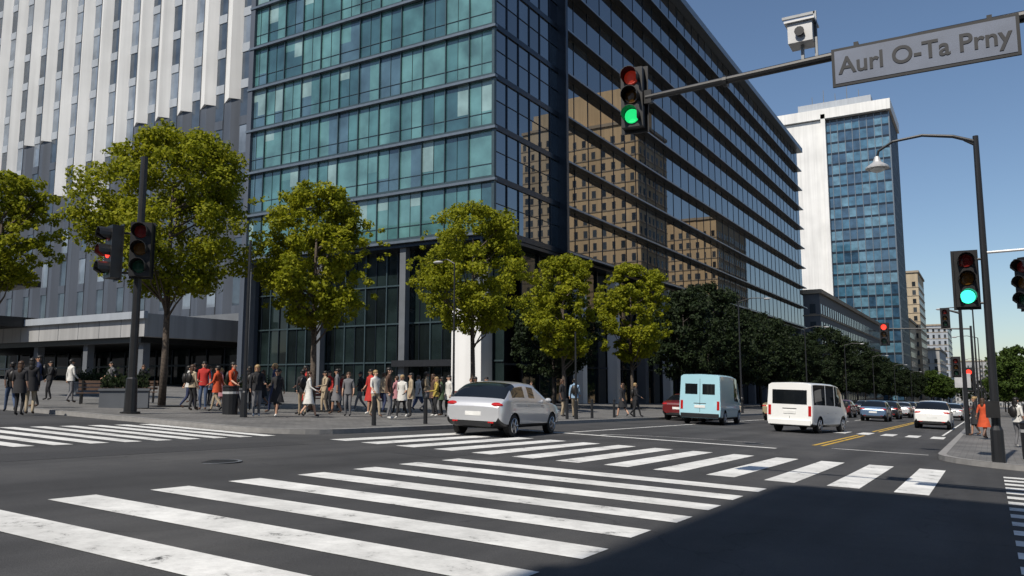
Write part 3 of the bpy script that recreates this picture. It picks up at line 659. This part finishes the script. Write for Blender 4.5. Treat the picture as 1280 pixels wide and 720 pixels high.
# ---------------------------------------------------------------- people
def seg_d(p,a,b):
    ab=b-a; t=max(0,min(1,(p-a).dot(ab)/ab.length_squared)); return (p-(a+ab*t)).length
def person_mesh(name,pose,dress=False,hair='short',coat=False,bag=False):
    lf,rf,la,ra,lift=pose
    J={};
    def j(n,co,r): J[n]=(Vector(co),r)
    j('pel',(0,0,.96),(.155,.115)); j('wai',(0,.005,1.1),(.135,.1)); j('che',(0,.01,1.28),(.165,.115)); j('uch',(0,.01,1.4),(.13,.09)); j('nek',(0,.005,1.485),(.055,.055)); 
    j('hd1',(0,-.015,1.56),(.066,.075)); j('hd2',(0,-.01,1.64),(.078,.092)); j('hd3',(0,0,1.695),(.06,.07))
    for s,n,f,a in((1,'l',lf,la),(-1,'r',rf,ra)):
        j(n+'sh',(s*.165,.01,1.405),(.062,.062)); j(n+'el',(s*.215,.02-a*.12,1.14),(.043,.043)); j(n+'wr',(s*.225,-.04-a*.36,.93+abs(a)*.08+max(0,a)*.12),(.028,.028)); j(n+'pa',(s*.222,-.065-a*.46,.86+abs(a)*.1+max(0,a)*.16),(.032,.022))
        up=lift if f>0.15 else 0
        j(n+'hi',(s*.085,0,.9),(.098,.1)); j(n+'kn',(s*.09,f*.45-.05-(.04 if f>0 else 0),.5+(.02 if f<0 else 0)),(.062,.062)); j(n+'an',(s*.09,f,.085+up),(.04,.042)); j(n+'to',(s*.1,f-.15,.045+up*.35),(.042,.032))
    E=[('pel','wai'),('wai','che'),('che','uch'),('uch','nek'),('nek','hd1'),('hd1','hd2'),('hd2','hd3')]
    for n in 'lr': E+=[('uch',n+'sh'),(n+'sh',n+'el'),(n+'el',n+'wr'),(n+'wr',n+'pa'),('pel',n+'hi'),(n+'hi',n+'kn'),(n+'kn',n+'an'),(n+'an',n+'to')]
    names=list(J); me=bpy.data.meshes.new('sk'); me.from_pydata([tuple(J[n][0]) for n in names],[(names.index(a),names.index(b)) for a,b in E],[])
    o=bpy.data.objects.new('sk',me); COL.objects.link(o)
    sm=o.modifiers.new('s','SKIN'); sm.use_smooth_shade=True
    sv=me.skin_vertices[0].data
    for i,n in enumerate(names): sv[i].radius=J[n][1]; sv[i].use_root=(n=='pel')
    ss=o.modifiers.new('ss','SUBSURF'); ss.levels=1; ss.render_levels=1
    dg=bpy.context.evaluated_depsgraph_get(); bm=bpy.data.meshes.new_from_object(o.evaluated_get(dg)); bpy.data.objects.remove(o)
    lab={}
    for a,b in E:
        k='top'
        if a.startswith('hd') or a=='nek': k='skin'
        elif b.endswith('wr'): k='sleeve'
        elif b.endswith('pa'): k='skin'
        elif b.endswith('kn'): k='bottom'
        elif b.endswith('an'): k='shin'
        elif b.endswith('to'): k='shoes'
        elif b.endswith('hi'): k='bottom'
        lab[(a,b)]=k
    SL=['skin','top','bottom','shoes','hair','sleeve','shin','dark']
    place=[bpy.data.materials.new('slot_'+s) for s in SL] if 'PLACE' not in globals() else PLACE
    globals()['PLACE']=place
    mb=MB(list(place)); V=[tuple(v.co) for v in bm.vertices]; mb.v=V
    for p in bm.polygons:
        c=p.center; best=min(E,key=lambda e_:seg_d(c,J[e_[0]][0],J[e_[1]][0])/max(.03,(J[e_[0]][1][0]+J[e_[1]][1][0])/2)); k=lab[best]
        if best==('nek','hd1') and c.z<1.475: k='top'
        if best==('pel','wai') and c.z<1.0: k='bottom'
        if k=='shin' and c.z<.09: k='shoes'
        mb.f.append(list(p.vertices)); mb.m.append(SL.index(k))
    pl=dict(zip(SL,place))
    mb.ball((0,-.105,1.605),(.013,.022,.022),pl['skin'],6,5)
    for s in(-1,1):
        mb.ball((s*.03,-.087,1.632),(.013,.008,.008),pl['dark'],6,4); mb.ball((s*.08,.0,1.615),(.012,.022,.032),pl['skin'],6,5)
        mb.box(s*.03-.017,s*.03+.017,-.096,-.085,1.648,1.653,pl['hair'])
    mb.ball((0,-.087,1.563),(.025,.01,.007),pl['dark'],6,4)
    mb.ball((0,.014,1.672),(.092,.104,.082),pl['hair'],12,8)
    if hair=='long': mb.ball((0,.05,1.575),(.09,.062,.15),pl['hair'],12,8); mb.ball((0,.07,1.46),(.075,.045,.12),pl['hair'],10,6)
    elif hair=='bun': mb.ball((0,.1,1.7),(.045,.045,.045),pl['hair'],8,6)
    elif hair=='short': mb.ball((0,.045,1.62),(.08,.06,.07),pl['hair'],10,6)
    if bag:
        mb.ball((0,.17,1.24),(.15,.09,.21),pl['dark'],12,8)
        for s in(-1,1): mb.tube([(s*.1,.12,1.42),(s*.11,0.0,1.475),(s*.115,-.1,1.38),(s*.12,-.1,1.2),(s*.13,.1,1.08)],[.014]*5,pl['dark'],5)
    for n,s in(('l',1),('r',-1)):
        pa=J[n+'pa'][0]; wr=J[n+'wr'][0]; d=(pa-wr).normalized(); side=Vector((0,-1,0)) if abs(d.y)<.8 else Vector((1,0,0)); side=(side-d*side.dot(d)).normalized(); inn=Vector((-s,0,0))
        for q,ln in enumerate((.068,.08,.074,.06)):
            b=pa+d*.015+side*(.024-.016*q); m_=b+d*ln*.55+inn*.006; t_=b+d*ln+inn*.028
            mb.tube([b,m_,t_],[.0095,.009,.007],pl['skin'],5)
        b=pa-d*.015+side*.02; mb.tube([b,b+d*.03+side*.025+inn*.01,b+d*.055+side*.028+inn*.02],[.011,.01,.008],pl['skin'],5)
    def skirt(z0,z1,r0,r1,k):
        n=16;Vs=[];Fs=[]
        for i in range(5):
            t=i/4; z=z0+(z1-z0)*t; r=r0+(r1-r0)*t
            for q in range(n):
                a=2*math.pi*q/n; w=1+.07*math.sin(q*2.5)*t; Vs.append((r*w*math.cos(a),r*.78*w*math.sin(a)+(lf+rf)*.15*t,z))
        for i in range(4):
            for q in range(n): Fs.append((i*n+q,i*n+(q+1)%n,(i+1)*n+(q+1)%n,(i+1)*n+q))
        mb.add(Vs,Fs,pl[k])
    if dress: skirt(1.08,.52,.14,.27,'bottom')
    elif coat: skirt(1.15,.72,.165,.215,'top')
    else: skirt(1.08,.88,.155,.175,'top')
    return mb.mesh(name,True),SL
T_=[]
poses=[(0,.02,0,0,0),(-.27,.3,-.5,.5,.1),(.3,-.27,.5,-.5,.1),(.05,-.08,.9,.1,0),(-.15,.18,-.25,.3,.05)]
for i,(d,hr,ct,bg_) in enumerate(((False,'short',False,False),(True,'long',False,False),(False,'short',True,False),(False,'long',False,True),(True,'bun',False,False),(False,'short',False,True),(False,'long',True,False),(False,'short',False,False))):
    T_.append((person_mesh('person_%d'%i,poses[[0,1,2,3,4,1,0,4][i]],d,hr,ct,bg_),d))
cl=lambda n,c: simple(n,c,.85,var=.15,scale=8)
C={k:cl('cloth_'+k,c) for k,c in dict(black=(.015,.015,.018),white=(.6,.59,.56),red=(.42,.025,.02),orange=(.5,.07,.02),navy=(.02,.03,.08),grey=(.14,.14,.15),beige=(.36,.29,.2),denim=(.05,.08,.15),pink=(.4,.18,.2),green=(.06,.1,.05),yellow=(.4,.3,.06),brown=(.08,.045,.03),lblue=(.2,.3,.42)).items()}
SK=[simple('skin_a',(.5,.3,.21),.5,var=.05),simple('skin_b',(.36,.2,.13),.5,var=.05),simple('skin_c',(.14,.075,.05),.5,var=.05)]
HR=[simple('hair_black',(.01,.008,.007),.5),simple('hair_brown',(.06,.03,.015),.5),simple('hair_blond',(.3,.2,.09),.5)]
def person(x,y,rz,t=None,top=None,bot=None,s=None,h=.13):
    (me,SL),d=T_[t if t is not None else R.randrange(8)]
    o=bpy.data.objects.new('person',me); COL.objects.link(o); o.location=(x,y,gz(x,y)+h); o.rotation_euler=(0,0,rz); sc=s or R.uniform(.9,1.06); o.scale=(sc,sc,sc)
    sk=R.choice([SK[0],SK[0],SK[1],SK[2]]); tp=C[top] if top else C[R.choice(['black','white','black','red','navy','grey','beige','pink','lblue','black','green','brown','orange'])]
    bt=C[bot] if bot else (R.choice([C['black'],C['black'],C['denim'],C['navy'],C['grey'],C['beige']]) if not d else tp)
    mm=dict(skin=sk,top=tp,bottom=bt,shoes=R.choice([C['black'],C['white'],C['brown']]),hair=R.choice([HR[0],HR[0],HR[1],HR[2]]),sleeve=R.choice([tp,sk]),shin=sk if d else bt,dark=HR[0])
    for i,n in enumerate(SL): o.material_slots[i].link='OBJECT'; o.material_slots[i].material=mm[n]
    return o
PP=[(-27.4,14.3,'black'),(-25.2,13.4,'black'),(-25.9,14.1,'black'),(-27.7,15.3,'navy'),(-31,18.4,'white'),(-25.9,19.9,'white'),(-24.9,19.3,None),(-25.3,20.1,'red'),(-28.1,22.6,None),(-24.3,19.9,'orange'),(-22.4,19,'orange'),(-24,21.1,None),(-21,18.8,'black'),(-20.9,19.6,'black'),(-23.3,21.7,'navy'),(-20.9,20.8,'black'),(-20.2,20.4,'white'),(-23.8,25.2,None),(-21.8,23.5,'grey'),(-26,28.4,None),(-23.5,26.8,'black'),(-21.4,25,'red'),(-19.7,23.3,'white'),(-22.2,26.8,'beige'),(-18.4,22.5,'brown'),(-21.1,26.3,'pink'),(-18.6,23.5,'white'),(-19.2,24.8,None),(-25.3,33.3,None),(-21.7,29.2,'beige'),(-19.3,26.6,'yellow'),(-19.6,27.4,'green'),(-19.1,27.2,'white'),(-22.5,34,None),(-29,46,'black'),(-25.5,45.6,'grey'),(-17.4,34.1,'black'),(-16.5,33.6,'lblue'),(-16.1,38.3,'black'),(-15.8,39.3,'black'),(-9.7,43,'black'),(-9.9,45.5,'grey'),(-.25,37.4,'orange'),(.75,31.8,'white'),(1.25,36.7,'black'),(-.6,41,'black'),
 (-22.9,24.0,None),(-20.4,22.6,'grey'),(-24.9,27.5,'black'),(-27.0,24.5,None),(-23.0,30.3,'white'),(-20.4,27.9,None),(-26.4,21.8,'pink'),(-29.3,27.6,'black'),(-21.9,21.9,'red'),(-18.8,29.6,'black'),(-17.8,27.2,'denim'),(-31.5,24.5,'black'),(-34,22,'grey'),(-36,25,'black'),(-33.5,19,'black')]
for i,(x,y,tp) in enumerate(PP):
    t=None
    if tp=='orange' and x>-1: t=1
    onroad = y<14.8 or (-15.3<x<-1.3)
    person(x,y,R.uniform(0,6.28),t,tp,None,h=0.0 if onroad else .13)

# ---------------------------------------------------------------- street furniture
def bench(x,y,rz,col):
    mb=MB([]); 
    for i in range(4): mb.box(-.9,.9,-.25+.13*i,-.15+.13*i,.43,.47,col)
    for i in range(3): mb.box(-.9,.9,.27,.3,.55+.14*i,.65+.14*i,col)
    for s in(-.75,.75): mb.box(s-.03,s+.03,-.25,-.2,0,.38,'black'); mb.box(s-.03,s+.03,.2,.26,0,.95,'black'); mb.box(s-.035,s+.035,-.25,.265,.38,.43,'black')
    mb.obj('bench',(x,y,gz(x,y)+.13),rz)
M['redpaint']=simple('red_paint',(.16,.018,.018),.5); M['wood']=simple('wood',(.1,.06,.04),.7,scale=9,var=.3)
bench(-26,27,.1,'redpaint'); bench(-23.8,29,.1,'redpaint'); bench(-27,40,.2,'redpaint'); bench(-31.5,21.5,.9,'wood'); bench(-29.8,19.0,.9,'wood')
def planter(x,y,rz,w=2.2):
    mb=MB([]); mb.box(-w/2,w/2,-.45,.45,0,.62,'dkconc'); mb.box(-w/2-.04,w/2+.04,-.49,.49,.62,.7,'dkconc'); mb.box(-w/2+.08,w/2-.08,-.37,.37,.7,.72,'barkd')
    nr=random.Random(int(x*10))
    for i in range(900):
        px,py,pz=nr.uniform(-w/2+.05,w/2-.05),nr.uniform(-.4,.4),.7+abs(nr.gauss(0,.22)); a=nr.uniform(0,6.28); s=.07
        mb.quad((px,py,pz),(px+s*math.cos(a),py+s*math.sin(a),pz+.03),(px+s*math.cos(a)*1.1,py+s*math.sin(a)*1.1,pz+.1),(px-.01,py,pz+.08),'leafd')
    mb.obj('planter',(x,y,gz(x,y)+.13),rz)
planter(-27.2,18.2,.9,1.6); planter(-32,28,.1,3); planter(-22,38,1.5,2); planter(-40,25,0,3)
for i in range(9):
    y=19+2.6*i
    mb=MB([]); mb.tube([(0,0,0),(0,0,.8),(0,0,.86),(0,0,.9)],[.07,.06,.07,.03],'dkmetal',10); mb.obj('bollard',(-16.1,y,gz(-16.1,y)+.13))
def bin_(x,y):
    mb=MB([]); mb.tube([(0,0,0),(0,0,.9),(0,0,.95),(0,0,1.0)],[.25,.27,.29,.2],'dkmetal',14); mb.tube([(0,0,.7),(0,0,.78)],[.275,.275],'ltgrey',14); mb.obj('litter_bin',(x,y,gz(x,y)+.13))
bin_(-22.5,19.0); bin_(.9,25)

# ---------------------------------------------------------------- light, world, camera
S=Vector((-.045,-.642,.766)).normalized()
sl=bpy.data.lights.new('sun','SUN'); sl.energy=5.0; sl.angle=rad(.5); sl.color=(1,.93,.82); so=bpy.data.objects.new('sun',sl); so.rotation_euler=S.to_track_quat('Z','Y').to_euler(); COL.objects.link(so)
w=bpy.data.worlds.new('World'); scene.world=w; w.use_nodes=True; nt=w.node_tree
sk=nt.nodes.new('ShaderNodeTexSky'); sk.sky_type='NISHITA'; sk.sun_disc=False; sk.sun_elevation=math.asin(S.z); sk.sun_rotation=math.atan2(S.x,S.y)%(2*math.pi); sk.air_density=1.0; sk.dust_density=.5; sk.ozone_density=3.0; sk.altitude=0
bg=nt.nodes['Background']; nt.links.new(sk.outputs[0],bg.inputs[0]); bg.inputs[1].default_value=.1
cd=bpy.data.cameras.new('camera'); cd.lens=28.125; cd.sensor_width=36; cd.clip_end=6000; cd.clip_start=.05
co=bpy.data.objects.new('camera',cd); co.location=(0,0,1.5); co.rotation_euler=(rad(90)+math.atan(.122),0,rad(30.6)); COL.objects.link(co); scene.camera=co
scene.view_settings.view_transform='Standard'; scene.view_settings.look='None'; scene.view_settings.exposure=0
